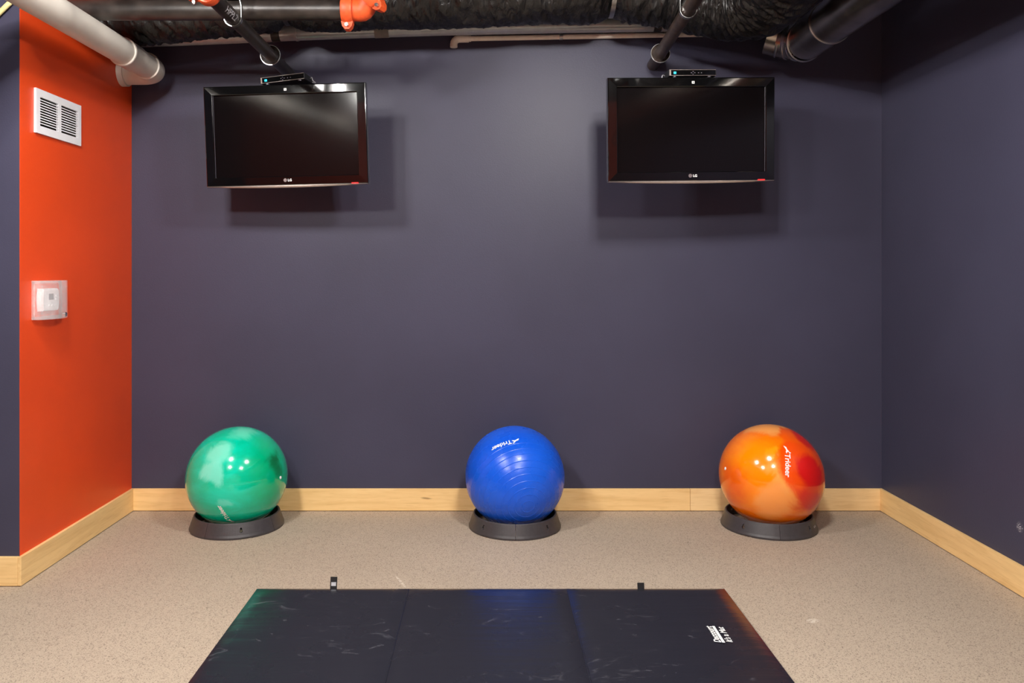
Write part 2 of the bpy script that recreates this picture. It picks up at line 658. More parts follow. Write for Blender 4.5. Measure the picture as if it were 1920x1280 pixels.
def mat_blue(c, R):
    t = NT('blue_satin_vinyl')
    nz = t.noise(3, 3)
    t.set(color=t.mix(t.ramp(nz.outputs[0], 0.3, 0.7), lin((12, 84, 214)), lin((24, 94, 222))),
          rough=t.ramp(t.noise(14, 4).outputs[0], 0.3, 0.7, 0.25, 0.31), spec=0.5)
    t.bump(t.noise(260, 2).outputs[0], 0.06, 0.002)
    return t.m


def dirpx(p, q, c, R):
    return hit(q[0], q[1], c, R) - hit(p[0], p[1], c, R)


def plug(parent, n, R, m):
    bm = bmesh.new()
    Q = n.to_track_quat('Z', 'Y').to_matrix().to_4x4()
    lathe(bm, [(0, R + 0.003), (0.003, R + 0.003), (0.0045, R + 0.0015), (0.0048, R - 0.002)], 16, M=Q)
    obj('valve_plug', bm, m, parent, True)
    bm = bmesh.new()
    lathe(bm, [(0.0048, R - 0.001), (0.0055, R + 0.0012), (0.0075, R + 0.0012), (0.0082, R - 0.001)], 20, M=Q)
    obj('valve_rim', bm, m, parent, True)


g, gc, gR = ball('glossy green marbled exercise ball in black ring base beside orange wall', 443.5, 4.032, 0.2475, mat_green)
plug(g, hit(526, 895, gc, gR), gR, M_WHITE)
sphere_print('printed_logo', g, gR, hit(421, 965, gc, gR), dirpx((429, 975), (412, 955), gc, gR), 0.030, 'Trideer')
b, bc, bR = ball('solid blue exercise ball with raised concentric rings in black ring base', 965.5, 4.028, 0.2485, mat_blue, rings=(990, 950))
sphere_print('printed_logo', b, bR, hit(946, 832, bc, bR), dirpx((966, 825), (926, 839), bc, bR), 0.034, 'Trideer')
o_, oc, oR = ball('glossy orange and red marbled exercise ball in black ring base', 1447, 4.028, 0.2535, mat_orange)
plug(o_, hit(1360, 878, oc, oR), oR, M_WHITE)
sphere_print('printed_logo', o_, oR, hit(1477.5, 865, oc, oR), dirpx((1477, 842), (1479, 889), oc, oR), 0.036, 'Trideer')

ball_base(gc.x, gc.y, 0.229, math.radians(-23), 'charcoal plastic ring base holding the green ball')
ball_base(bc.x, bc.y, 0.231, math.radians(-1), 'charcoal plastic ring base holding the blue ball')
ob = ball_base(oc.x - 0.012, oc.y, 0.232, math.radians(-6), 'charcoal plastic ring base holding the orange ball')
# small printed mark on that base
polys = [[(-0.2, 0.0), (0.5, 0.0), (0.5, 0.5), (0.15, 0.9), (-0.2, 0.5)][::-1]]
polys += [[(0.75, 0.12), (2.6, 0.12), (2.6, 0.36), (0.75, 0.36)], [(0.75, 0.54), (2.3, 0.54), (2.3, 0.76), (0.75, 0.76)]]


def on_base(u, v):
    s = 0.0105
    a = math.radians(-90 + 54 + 6) + (u - 1.2) * s / 0.22
    z = 0.034 + v * s
    r = 0.232 - 0.004 - 0.017 * (z - 0.02) / 0.049 + 0.0012
    return Vector((r * math.cos(a), r * math.sin(a), z))


obj('printed_mark', flat(bmesh.new(), polys, on_base), M_GREYPEN, ob)

# ------------------------------------------------------------------ folding exercise mat
mt = thing('folding_exercise_mat', 'black vinyl folding exercise mat of three panels lying on the floor', 'exercise mat', (0, 2.527, 0))
MT = 0.042


def mat_panel(x0, x1, lift):
    bm = bmesh.new()
    nx, ny = 22, 40
    y0, y1 = -0.61, 0.61
    top = []
    for i in range(nx + 1):
        row = []
        for j in range(ny + 1):
            u, v = i / nx, j / ny
            x, y = x0 + (x1 - x0) * u, y0 + (y1 - y0) * v
            ed = min(u, 1 - u) * (x1 - x0)
            ev = min(v, 1 - v) * (y1 - y0)
            q = min(1, ed / 0.03) * min(1, ev / 0.03)
            z = MT - 0.007 * (1 - math.sqrt(max(0, 1 - (1 - q) ** 2))) + 0.0022 * noise.noise(Vector((x * 3, y * 3, 1.7))) * q + lift
            if abs(x0 + 0.91) < 0.02:
                z += 0.0016 * math.sin(y * 62 + 2 * noise.noise(Vector((x * 2, y * 4, 0)))) * max(0, 1 - ed / 0.10) * min(1, ed / 0.01)
            row.append(bm.verts.new((x, y, z)))
        top.append(row)
    for i in range(nx):
        for j in range(ny):
            bm.faces.new([top[i][j], top[i + 1][j], top[i + 1][j + 1], top[i][j + 1]])
    loop = [top[i][0] for i in range(nx + 1)] + [top[nx][j] for j in range(1, ny + 1)] + \
           [top[i][ny] for i in range(nx - 1, -1, -1)] + [top[0][j] for j in range(ny - 1, 0, -1)]
    low = [bm.verts.new((v.co.x, v.co.y, 0.001)) for v in loop]
    n = len(loop)
    for i in range(n):
        k = (i + 1) % n
        bm.faces.new([loop[i], low[i], low[k], loop[k]])
    bm.faces.new(low)
    return bm


PX = [-0.906, -0.3115, 0.3115, 0.927]
panels = []
for i in range(3):
    panels.append(obj('mat_panel', mat_panel(PX[i] + (0.0015 if i else 0), PX[i + 1] - (0.0015 if i < 2 else 0), 0.0), M_VINYL, mt, True))
# piping seams along the folds
for x, nm in ((PX[1], 0), (PX[2], 1)):
    bm = bmesh.new()
    tube(bm, [(x, -0.605 + 1.21 * i / 20, 0.0345) for i in range(21)], 0.003, 8)
    obj('fold_seam', bm, M_VINYL, mt, True)
# hook-and-loop tabs on the far edge
for px, ln, shine in ((625, 0.056, True), (1202, 0.034, False)):
    x = (px - VX) * 3.14 / F
    lean = Matrix.Translation((x, 0.612, 0.022)) @ Matrix.Rotation(math.radians(-14), 4, 'X')
    tb = obj('strap_tab', newbox(-0.0135, 0.0135, 0, 0.0022, -0.006, ln, M=lean, bevel=0.0008, seg=1), M_VBLACK, mt)
    if shine:
        obj('strap_tip', newbox(-0.0095, 0.0095, -0.0008, 0.0, 0.022, 0.036, M=lean), M_GREYPEN, tb)
# printed maker's mark, read from the right-hand side
f1, b1 = text_mesh('Daccourt', 1.0, 0.03, 0.25)
f2, b2 = text_mesh("It's a Mat", 1.0, 0.02, 0.2)


def on_mat(scale, ox, oy):
    def f(u, v):
        return Vector((ox - v * scale, oy + u * scale * 1.05, MT + 0.0028))
    return f


lo = at(1336, 1207, 2.66)
bmp = bmesh.new()
ly = lo.y - 2.527
lw = 0.118
s1 = lw / (b1[1] - b1[0])
flat(bmp, f1, on_mat(s1, 0.776, ly))
bar = [(0, -0.42), (b1[1], -0.42), (b1[1], -0.1), (0, -0.1)]
flat(bmp, [bar], on_mat(s1, 0.776, ly))
s2 = lw * 0.92 / (b2[1] - b2[0])
flat(bmp, f2, on_mat(s2, 0.815, ly + 0.002))
obj('printed_logo', bmp, M_PRINT, panels[2])


# ------------------------------------------------------------------ televisions
def frame_loops(bm, W, Hh, prof, zc=0.0):
    """rectangular loops inset by profile (inset, y): mitred picture-frame surface facing -y"""
    loops = []
    for ins, y in prof:
        x, z = W / 2 - ins, Hh / 2 - ins
        loops.append([bm.verts.new(p) for p in ((-x, y, zc - z), (x, y, zc - z), (x, y, zc + z), (-x, y, zc + z))])
    for A, B in zip(loops, loops[1:]):
        for j in range(4):
            k = (j + 1) % 4
            bm.faces.new([A[j], A[k], B[k], B[j]])
    for A in (loops[0], loops[-1]):
        pass
    return loops


def television(label, c, yaw, roll, tilt):
    W, Hh = 0.80, 0.488
    t = thing('television', label, 'television', c, (math.radians(tilt), math.radians(roll), math.radians(yaw)), 'wall-mounted televisions')
    bm = bmesh.new()
    prof = [(0.004, 0.045), (0.0, 0.040), (0.0, 0.008), (0.0008, 0.0052), (0.0026, 0.0032), (0.005, 0.0025), (0.0415, 0.0002), (0.0432, 0.0010),
            (0.0445, 0.0034), (0.0445, 0.016)]
    frame_loops(bm, W, Hh, prof)
    fr = obj('bezel', bm, M_BLACKG, t)
    for ed in fr.data.edges:
        a, b2_ = [fr.data.vertices[i].co for i in ed.vertices]
        if abs(a.x - b2_.x) > 1e-6 and abs(a.z - b2_.z) > 1e-6 or (abs(a.x - b2_.x) < 1e-6 and abs(a.z - b2_.z) < 1e-6):
            ed.use_edge_sharp = True
    obj('screen', newbox(-W / 2 + 0.043, W / 2 - 0.043, 0.0135, 0.020, -Hh / 2 + 0.043, Hh / 2 - 0.043), M_SCREEN, t)
    bm = bmesh.new()
    x, z = W / 2 - 0.0435, Hh / 2 - 0.0435
    for (x0, x1, z0, z1) in ((-x, -x + 0.0016, -z, z), (x - 0.0016, x, -z, z), (-x, x, -z, -z + 0.0014)):
        box(bm, x0, x1, 0.0095, 0.0125, z0, z1)
    obj('screen_edge', bm, M_LCD, t)
    bm = bmesh.new()
    box(bm, -W / 2 + 0.006, W / 2 - 0.006, 0.030, 0.055, -Hh / 2 + 0.006, Hh / 2 - 0.006, bevel=0.004)
    box(bm, -0.27, 0.27, 0.05, 0.088, -0.19, 0.15, bevel=0.012)
    obj('back_housing', bm, M_BLACKP, t)
    # bowed silver strip along the lower edge
    bm = bmesh.new()
    n = 32
    rows = []
    for i in range(n + 1):
        u = -1 + 2 * i / n
        dz = 0.0035 + 0.0085 * (1 - u * u)
        xx = u * (W / 2 - 0.002)
        zz = -Hh / 2 + 0.002
        rows.append([bm.verts.new(p) for p in ((xx, 0.002, zz), (xx, 0.0, zz - dz * 0.45), (xx, 0.004, zz - dz), (xx, 0.034, zz - dz), (xx, 0.034, zz))])
    for A, B in zip(rows, rows[1:]):
        for j in range(5):
            k = (j + 1) % 5
            bm.faces.new([A[j], B[j], B[k], A[k]])
    bm.faces.new(rows[0])
    bm.faces.new(rows[-1][::-1])
    obj('silver_strip', bm, M_SILVER, t, True)['label'] = 'bowed silver strip under the screen'
    obj('power_light', newbox(0.318, 0.352, -0.0014, 0.003, -Hh / 2 + 0.002, -Hh / 2 + 0.0065, bevel=0.001), M_RED, t)['label'] = 'small red power light'
    # maker's mark: ring emblem and letters
    bm = bmesh.new()
    zc = -Hh / 2 + 0.0255
    xc = -0.008
    bmesh.ops.create_circle(bm, cap_ends=True, segments=28, radius=0.0088, matrix=Matrix.Translation((xc, -0.0003, zc)) @ Matrix.Rotation(PI / 2, 4, 'X'))
    obj('emblem_disc', bm, M_SILVER, t)
    bm = bmesh.new()
    for k in range(20):     # open ring and the short nose stroke
        a, b3 = math.radians(20 + k * 16), math.radians(20 + (k + 1) * 16)
        q = [(0.0062, a), (0.0074, a), (0.0074, b3), (0.0062, b3)]
        bm.faces.new([bm.verts.new((xc + r * math.cos(w), -0.0008, zc + r * math.sin(w))) for r, w in q])
    for (x0, x1, z0, z1) in ((-0.0008, 0.0006, -0.003, 0.004), (-0.0008, 0.003, -0.003, -0.0018)):
        bm.faces.new([bm.verts.new((xc + p[0], -0.0008, zc + p[1])) for p in ((x0, z0), (x1, z0), (x1, z1), (x0, z1))])
    obj('emblem_ring', bm, M_LCD, t)
    fs, bb = text_mesh('LG', 1.0, 0.03)
    s = 0.0165
    obj('printed_letters', flat(bmesh.new(), fs, lambda u, v: Vector((xc + 0.0125 + u * s, -0.0006, zc - 0.0058 + v * s))), M_PRINT, t)
    # small square sticker on the upper bezel
    bm = newbox(0.000, 0.0125, -0.0008, 0.003, Hh / 2 - 0.030, Hh / 2 - 0.018)
    st = obj('bezel_sticker', bm, M_PRINT, t)
    bm = bmesh.new()
    zs = Hh / 2 - 0.024
    bm.faces.new([bm.verts.new((0.0062 + p[0], -0.0010, zs + p[1])) for p in ((-0.0035, 0.002), (-0.001, 0.004), (0.0038, -0.002), (0.001, -0.004))])
    obj('sticker_symbol', bm, M_BLACKP, st)
    # mount: plate on the set, arm, plate on the wall
    return t


tvl = television('black flat television nearer the orange wall, right side swung slightly forward', (-0.987, 3.896, 1.944), -2.6, -1.1, 2.8)
tvr = television('black flat television nearer the dark right-hand wall', (0.965, 3.785, 1.952), 2.7, -0.85, 2.6)


def tv_mount(label, c, yaw):
    t = thing('television_mount', label, 'wall mount', (c[0], YB, c[2]), (0, 0, 0), 'television mounts')
    obj('wall_plate', newbox(-0.05, 0.05, -0.02, 0.0, -0.13, 0.13, bevel=0.003), M_BLACKP, t)
    yt = c[1] - YB + 0.094
    bm = bmesh.new()
    ym = (yt - 0.02) / 2
    for z in (-0.04, 0.04):
        tube(bm, [(0, -0.015, z), (0.10, ym, z)], 0.012, 12)
        tube(bm, [(0.10, ym, z), (0.0, yt + 0.012, z)], 0.012, 12)
    tube(bm, [(0.10, ym, -0.06), (0.10, ym, 0.06)], 0.015, 14)
    obj('folding_arm', bm, M_BLACKP, t, True)
    bm = newbox(-0.11, 0.11, -0.002, 0.008, -0.11, 0.11, bevel=0.002)
    p = obj('set_plate', bm, M_BLACKP, t, loc=(0, yt, 0))
    p.rotation_euler = (math.radians(2.7), 0, math.radians(yaw))


tv_mount('black folding wall mount behind the television nearer the orange wall', (-0.987, 3.896, 1.944), -2.6)
tv_mount('black folding wall mount behind the television nearer the dark right-hand wall', (0.965, 3.785, 1.952), 2.7)


def set_top_box(label, loc, rot, flip):
    t = thing('set_top_box', label, 'receiver box', loc, [math.radians(v) for v in rot], 'receiver boxes on the televisions')
    W, D, Z = 0.226, 0.115, 0.030
    obj('case', newbox(-W / 2, W / 2, 0, D, 0.004, 0.004 + Z, bevel=0.002), M_BLACKP, t)
    fp = obj('front_panel', newbox(-W / 2 + 0.008, W / 2 - 0.004, -0.0015, 0.002, 0.007, Z + 0.001), M_BLACKG, t)
    bm = bmesh.new()
    for z in (0.0048, Z + 0.0016):
        box(bm, -W / 2 + 0.002, W / 2 - 0.002, -0.002, 0.002, z, z + 0.0016)
    box(bm, -W / 2 + 0.003, -W / 2 + 0.009, -0.003, 0.002, 0.005, Z + 0.003)
    obj('front_trim', bm, M_SILVER, t)
    obj('clock_display', newbox(-W / 2 + 0.022, -W / 2 + 0.034, -0.0024, 0, 0.013, 0.023), M_BLUELED, fp)
    bm = bmesh.new()
    for (x, z) in ((-0.006, 0.018), (0.002, 0.024), (0.002, 0.012), (0.010, 0.018), (0.028, 0.018), (0.042, 0.018)):
        box(bm, x - 0.0022, x + 0.0022, -0.0028, 0, z - 0.0018, z + 0.0018)
    bmesh.ops.create_circle(bm, segments=4, radius=0.001)
    obj('front_buttons', bm, M_LCD, fp)
    for x in (-W / 2 + 0.03, W / 2 - 0.03):
        bm = bmesh.new()
        lathe(bm, [(0, 0), (0.008, 0), (0.008, 0.0045), (0, 0.0045)], 16, M=Matrix.Translation((x, 0.012, 0)))
        obj('rubber_foot', bm, M_LCD, t)
    s = -1 if flip else 1
    bm = bmesh.new()
    tube(bm, spline([(s * (W / 2 - 0.004), 0.08, 0.022), (s * (W / 2 + 0.014), 0.06, 0.022), (s * (W / 2 + 0.022), 0.05, 0.004), (s * (W / 2 + 0.020), 0.09, 0.003),
                     (s * (W / 2 - 0.004), 0.105, 0.012)], 24), 0.0022, 8)
    obj('cable', bm, M_GREYPEN, t, True)
    return t


def tv_top(tv, x, y, lift):
    return tv.matrix_basis @ Vector((x, y, 0.244)) + Vector((0, 0, lift))


set_top_box('slim black receiver box with blue display, sitting askew on the television by the orange wall', tv_top(tvl, -0.005, 0.0, 0.011), (0, -4.6, -9), False)
set_top_box('slim black receiver box lying straight on the television by the dark right-hand wall', tv_top(tvr, 0.006, 0.008, 0.004), (0, -0.8, 2.7), True)

# ------------------------------------------------------------------ vent grille and thermostat on the orange wall
vt = thing('vent_grille', 'white metal vent grille with two columns of slots high on the orange wall', 'vent', (XL, 3.549, 1.958), (0, 0, PI / 2))
# local: x runs along the wall, -y faces the room after the turn; build facing -y
VW, VH = 0.372, 0.188
bm = bmesh.new()
ix, iz = 0.030, 0.033
y0, y1 = -0.010, 0.0
box(bm, -VW / 2, VW / 2, y0, y1, VH / 2 - iz, VH / 2)
box(bm, -VW / 2, VW / 2, y0, y1, -VH / 2, -VH / 2 + iz)
box(bm, -VW / 2, -VW / 2 + ix, y0, y1, -VH / 2 + iz, VH / 2 - iz)
box(bm, VW / 2 - ix, VW / 2, y0, y1, -VH / 2 + iz, VH / 2 - iz)
box(bm, -0.012, 0.012, y0, y1, -VH / 2 + iz, VH / 2 - iz)
obj('grille_frame', bm, M_WHITE, vt)
OW, OH, OD = VW / 2 - ix + 0.006, VH / 2 - iz + 0.006, 0.34
boolean_cut(bpy.data.objects['wall_left'], [newbox(XL - T - 0.05, XL + 0.05, 3.549 - OW - 0.002, 3.549 + OW + 0.002, 1.958 - OH - 0.002, 1.958 + OH + 0.002)])
bm = bmesh.new()
q = [[bm.verts.new((sx * OW, y, sz * OH)) for sx, sz in ((-1, -1), (1, -1), (1, 1), (-1, 1))] for y in (0.0005, OD)]
for i in range(4):
    k = (i + 1) % 4
    bm.faces.new([q[0][i], q[0][k], q[1][k], q[1][i]])
bm.faces.new(q[1])
obj('duct_boot', bm, M_GALV, vt)
sl = None
n = 11
zs0, zs1 = -VH / 2 + iz, VH / 2 - iz
pitch = (zs1 - zs0) / n
for col_x in (-1, 1):
    for k in range(1, n):
        xa = 0.012 if col_x > 0 else -VW / 2 + ix
        xb = VW / 2 - ix if col_x > 0 else -0.012
        if sl is None:
            L = xb - xa
            s = obj('slat', newbox(0, L, -0.0098, -0.0080, -0.0021, 0.0021, M=Matrix.Rotation(math.radians(0), 4, 'X')), M_WHITE, vt)
            sl = s
        else:
            s = sl.copy()
            COL.objects.link(s)
            s.parent = vt
        s.location = (xa, 0, zs0 + pitch * k)
for x in (-VW / 2 + 0.012, VW / 2 - 0.012):
    bm = bmesh.new()
    lathe(bm, [(0, -0.0125), (0.003, -0.012), (0.0045, -0.010)], 12, M=Matrix.Translation((x, 0, 0)) @ Matrix.Rotation(-PI / 2, 4, 'X') @ Matrix.Scale(-1, 4, (0, 0, 1)))
    obj('screw', bm, M_WHITE, vt, True)

TY, TZ = 3.455, 1.158
th = thing('thermostat', 'white wall thermostat with small grey display behind a clear cover', 'thermostat', (XL, TY - 0.012, TZ), (0, 0, PI / 2))
bm = bmesh.new()
nn = 14
rows = []
for i in range(nn + 1):     # bowed sides
    v = -1 + 2 * i / nn
    hw = 0.056 + 0.006 * (1 - v * v)
    rows.append((v * 0.047, hw))
fr = [bm.verts.new((-w, -0.030, z)) for z, w in rows] + [bm.verts.new((w, -0.030, z)) for z, w in rows[::-1]]
bk = [bm.verts.new((-w - 0.002, -0.002, z * 1.03)) for z, w in rows] + [bm.verts.new((w + 0.002, -0.002, z * 1.03)) for z, w in rows[::-1]]
bm.faces.new(fr)
bm.faces.new(bk[::-1])
for i in range(len(fr)):
    k = (i + 1) % len(fr)
    bm.faces.new([fr[i], bk[i], bk[k], fr[k]])
bmesh.ops.bevel(bm, geom=[e_ for e_ in bm.edges if all(abs(v.co.y + 0.030) < 1e-5 for v in e_.verts)], offset=0.004, segments=3, affect='EDGES')
bod = obj('thermostat_body', bm, M_WHITE, th, True)
obj('display', newbox(-0.020, 0.016, -0.0312, -0.029, 0.000, 0.026), M_LCD, th)['label'] = 'grey display window'
for (x, z) in ((0.040, 0.016), (0.040, 0.002), (-0.014, -0.024), (0.010, -0.024)):
    obj('button', newbox(x - 0.008, x + 0.008, -0.0325, -0.029, z - 0.004, z + 0.004, bevel=0.0015), M_WHITE, th)

tg = thing('thermostat_guard', 'clear plastic lock box around the thermostat on the orange wall', 'guard box', (XL, TY, TZ), (0, 0, PI / 2))
GW, GH, GD = 0.112, 0.082, 0.062
# back flange plate ring, bowed clear cover, lock
bm = bmesh.new()
for (x0, x1, z0, z1) in ((-GW, GW, GH - 0.012, GH), (-GW, GW, -GH, -GH + 0.012), (-GW, -GW + 0.012, -GH, GH), (GW - 0.012, GW, -GH, GH)):
    box(bm, x0, x1, -0.008, -0.001, z0, z1)
obj('back_frame', bm, M_CLEAR, tg)
bm = bmesh.new()
n = 20
outl = []
for i in range(n + 1):
    u = -1 + 2 * i / n
    outl.append((u * GW * 0.97, -0.036 - (GD - 0.036) * (1 - u * u)))
pts = [(-GW * 0.97, -0.008)] + outl + [(GW * 0.97, -0.008)]
th_ = 0.0022


def shell(bm, pts, z0, z1):
    inn = []
    cx, cy = 0, -0.01
    for x, y in pts:
        inn.append((x - math.copysign(th_, x) if abs(x) > 0.05 else x, y + th_ if y < -0.02 else y))
    vo = [[bm.verts.new((x, y, z)) for x, y in pts] for z in (z0, z1)]
    vi = [[bm.verts.new((x, y, z)) for x, y in inn] for z in (z0, z1)]
    for i in range(len(pts) - 1):
        bm.faces.new([vo[0][i], vo[0][i + 1], vo[1][i + 1], vo[1][i]])
        bm.faces.new([vi[0][i + 1], vi[0][i], vi[1][i], vi[1][i + 1]])
        for s in (0, 1):
            bm.faces.new([vo[s][i], vi[s][i], vi[s][i + 1], vo[s][i + 1]])
    for e1 in (0, -1):
        bm.faces.new([vo[0][e1], vo[1][e1], vi[1][e1], vi[0][e1]])


shell(bm, pts, -GH, GH)
for z0, z1 in ((GH - 0.0022, GH), (-GH, -GH + 0.0022)):
    a = [bm.verts.new((x, y, z0)) for x, y in pts]
    c2 = [bm.verts.new((x, y, z1)) for x, y in pts]
    bm.faces.new(a)
    bm.faces.new(c2[::-1])
    for i in range(len(pts)):
        k = (i + 1) % len(pts)
        bm.faces.new([a[i], c2[i], c2[k], a[k]])
obj('clear_cover', bm, M_CLEAR, tg)
bm = bmesh.new()
for k in range(22):
    z = -0.060 + k * 0.0055
    box(bm, 0.086, 0.100, -0.0375, -0.0355, z, z + 0.0022)
    box(bm, -0.100, -0.090, -0.0375, -0.0355, z, z + 0.0022)
obj('cover_ribs', bm, M_CLEAR, tg)['kind'] = 'stuff'
bm = bmesh.new()
lathe(bm, [(0, 0.012), (0.008, 0.012), (0.010, 0.010), (0.010, 0.0)], 20, M=Matrix.Translation((0.052, -0.049, -0.066)) @ Matrix.Rotation(PI / 2, 4, 'X'))
obj('lock_cylinder', bm, M_CHROME, tg, True)['label'] = 'small chrome key lock'

# ------------------------------------------------------------------ pipes and ducts under the ceiling
# white drain pipe along the orange wall with an elbow into it
wp = thing('white_drain_pipe', 'thick white plastic drain pipe running along the top of the orange wall', 'pipe', (-1.72, 3.0, 2.314))
R0 = 0.0605
bm = bmesh.new()
tube(bm, [(0, y - 3.0, 0) for y in (YN, 0, 2, 3, 3.78)], R0, 40)
obj('pipe', bm, M_PVC, wp, True)
bm = bmesh.new()
lathe(bm, [(R0 + 0.006, 0), (R0 + 0.008, 0.003), (R0 + 0.008, 0.012), (R0 + 0.0055, 0.016), (R0 + 0.0055, 0.13), (R0 - 0.004, 0.13), (R0 - 0.004, 0.0)], 40,
      M=Matrix.Translation((0, 0.76, 0)) @ Matrix.Rotation(-PI / 2, 4, 'X'), closed_prof=True)
obj('coupling', bm, M_PVC, wp, True)
bm = bmesh.new()
ye = 4.165 - 3.0
rb = 0.085
path = [(0, 0.885, 0), (0, 0.98, 0), (0, ye - rb, 0)] + [(-rb + rb * math.cos(a), ye - rb + rb * math.sin(a), 0) for a in [PI / 2 * k / 14 for k in range(1, 15)]] + [(XL + 1.72 + 0.012, ye, 0)]
tube(bm, path, R0 + 0.001, 40)
obj('elbow', bm, M_PVC, wp, True)
for y in (1.02,):
    bm = bmesh.new()
    lathe(bm, [(R0 + 0.001, 0), (R0 + 0.008, 0.002), (R0 + 0.008, 0.016), (R0 + 0.001, 0.02)], 40, M=Matrix.Translation((0, y, 0)) @ Matrix.Rotation(-PI / 2, 4, 'X'))
    obj('elbow_rim', bm, M_PVC, wp, True)
bm = bmesh.new()
lathe(bm, [(R0 + 0.001, 0.0), (R0 + 0.010, 0.001), (R0 + 0.010, 0.030), (R0 + 0.001, 0.032)], 40, M=Matrix.Translation((XL + 1.72 + 0.001, ye, 0)) @ Matrix.Rotation(PI / 2, 4, 'Y'))
obj('wall_socket_rim', bm, M_PVC, wp, True)

# shiny grey pipe close to the back wall
gp = thing('grey_conduit_pipe', 'shiny grey metal pipe running along the top of the back wall', 'pipe', (0, 4.195, 2.53))
org = Vector((0, 4.195, 2.53))
gpts = [at(px, py, 4.195) - org for px, py in ((230, 76), (420, 68.5), (600, 60.5), (840, 52.5), (1080, 47.5), (1330, 44))]
gpts = spline([gpts[0] + (gpts[0] - gpts[1]) * ((gpts[0].x - XL) / (gpts[1].x - gpts[0].x))] + gpts, 60)
bm = bmesh.new()
pb = gpts[-1]
tube(bm, gpts + [pb + Vector((0.035, 0.012, 0)), pb + Vector((0.05, 0.045, 0)), pb + Vector((0.05, YB - 4.195 - 0.001, 0))], 0.039, 32)
obj('pipe', bm, M_COND, gp, True)
for px, wd, m in ((518, 0.045, M_STEEL), (557, 0.012, M_COND), (716, 0.075, M_TAPE), (1232, 0.04, M_STEEL)):
    x = (px - VX) * 4.195 / F
    k = min(range(1, 59), key=lambda i: abs(gpts[i].x - x))
    d = (gpts[k + 1] - gpts[k - 1]).normalized()
    p = gpts[k] + d * (x - gpts[k].x)
    bm = bmesh.new()
    tube(bm, [p - d * wd / 2, p + d * wd / 2], 0.0405 if m is not M_COND else 0.0425, 32)
    obj('pipe_band', bm, m, gp, True)

# thin beige water pipe
bp = thing('beige_water_pipe', 'thin beige plastic water pipe ending in an elbow at the back wall', 'pipe', (0, 4.262, 2.53))
org = Vector((0, 4.262, 2.53))
a_, b_ = at(872, 72.5, 4.262), at(1330, 64, 4.262)
dv = (b_ - a_) / (b_.x - a_.x)
bm = bmesh.new()
tube(bm, [a_ - org, a_ + dv * (1.17 - a_.x) - org], 0.0135, 20)
obj('pipe', bm, M_CPVC, bp, True)
bm = bmesh.new()
e0 = a_ - org
tube(bm, [e0 + dv * 0.02, e0 - dv * 0.025] + [e0 - dv * 0.03 + Vector((-0.030 * math.sin(q), 0, -0.030 * (1 - math.cos(q)))) for q in (0.3, 0.6, 0.9, 1.2, 1.57)] + [e0 - dv * 0.03 + Vector((-0.030, 0, -0.045))], 0.0200, 24)
obj('elbow', bm, M_CPVC, bp, True)
for px in (880, 1052):
    x = (px - VX) * 4.262 / F
    p = a_ + dv * (x - a_.x) - org
    bm = bmesh.new()
    tube(bm, [p - dv * 0.009, p + dv * 0.009], 0.0165, 20)
    obj('pipe_clip', bm, M_ZINC if px > 1000 else M_CPVC, bp, True)

# wrapped flexible duct
fd = thing('flexible_duct', 'fat black wrinkled plastic-wrapped flexible duct along the back wall', 'duct', (0, 3.93, 2.6))
org = Vector((0, 3.93, 2.6))
ctrl = [(XL + 0.02, 3.93, 2.55), (-1.65, 3.93, 2.565), (-1.3, 3.93, 2.60), (-0.93, 3.93, 2.63), (-0.5, 3.93, 2.642), (-0.17, 3.93, 2.652), (0.22, 3.93, 2.664), (0.6, 3.93, 2.672),
        (0.86, 3.925, 2.655), (1.02, 3.91, 2.615), (1.16, 3.84, 2.565), (1.26, 3.70, 2.54), (1.295, 3.50, 2.555), (1.30, 3.2, 2.60), (1.29, 2.8, 2.66), (1.28, 2.2, 2.70)]
pts = [p - org for p in spline(ctrl, 520)]
cum = [0]
for p, q in zip(pts, pts[1:]):
    cum.append(cum[-1] + (q - p).length)
PINCH = [(0.605, 0.032), (-1.00, 0.040)]


def duct_r(i, a):
    s = cum[i]
    x = pts[i].x
    w = noise.noise(Vector((s * 24 + 2.2 * math.sin(a + s), math.cos(a) * 1.1, math.sin(a) * 1.1)))
    w2 = noise.noise(Vector((s * 60 + 3 * math.cos(a * 1.0), math.cos(a) * 2.6, math.sin(a) * 2.6 + 7)))
    w3 = noise.noise(Vector((s * 3, math.cos(a), math.sin(a) + 3)))
    r = 0.160 + 0.0115 * (1 - abs(w) * 2.2) + 0.0055 * (1 - abs(w2) * 2) + 0.012 * w3
    if pts[i].y > -0.25:
        for xp, dp in PINCH:
            r -= dp * math.exp(-((x - xp) / 0.05) ** 2)
    return r


bm = bmesh.new()
tube(bm, pts, duct_r, 112)
obj('wrapped_sleeve', bm, M_BAG, fd, True)
for xp, dp in PINCH:
    k = min(range(len(pts)), key=lambda i: abs(pts[i].x - xp) + (10 if pts[i].y < -0.3 else 0))
    d = (pts[k + 1] - pts[k - 1]).normalized()
    M = Matrix.Translation(pts[k]) @ d.to_track_quat('Z', 'Y').to_matrix().to_4x4()
    bm = bmesh.new()
    rr = 0.172 - dp
    lathe(bm, [(rr - 0.012, -0.011), (rr + 0.003, -0.011), (rr + 0.003, 0.011), (rr - 0.012, 0.011)], 64, M=M, closed_prof=True)
    obj('strap', bm, M_ZINC, fd, True)['label'] = 'silver strap pinching the duct'
    bm = newbox(pts[k].x - 0.010, pts[k].x + 0.010, pts[k].y - 0.001, pts[k].y + 0.001, pts[k].z + rr, ZC - 2.6)
    obj('strap_hanger', bm, M_ZINC, fd)

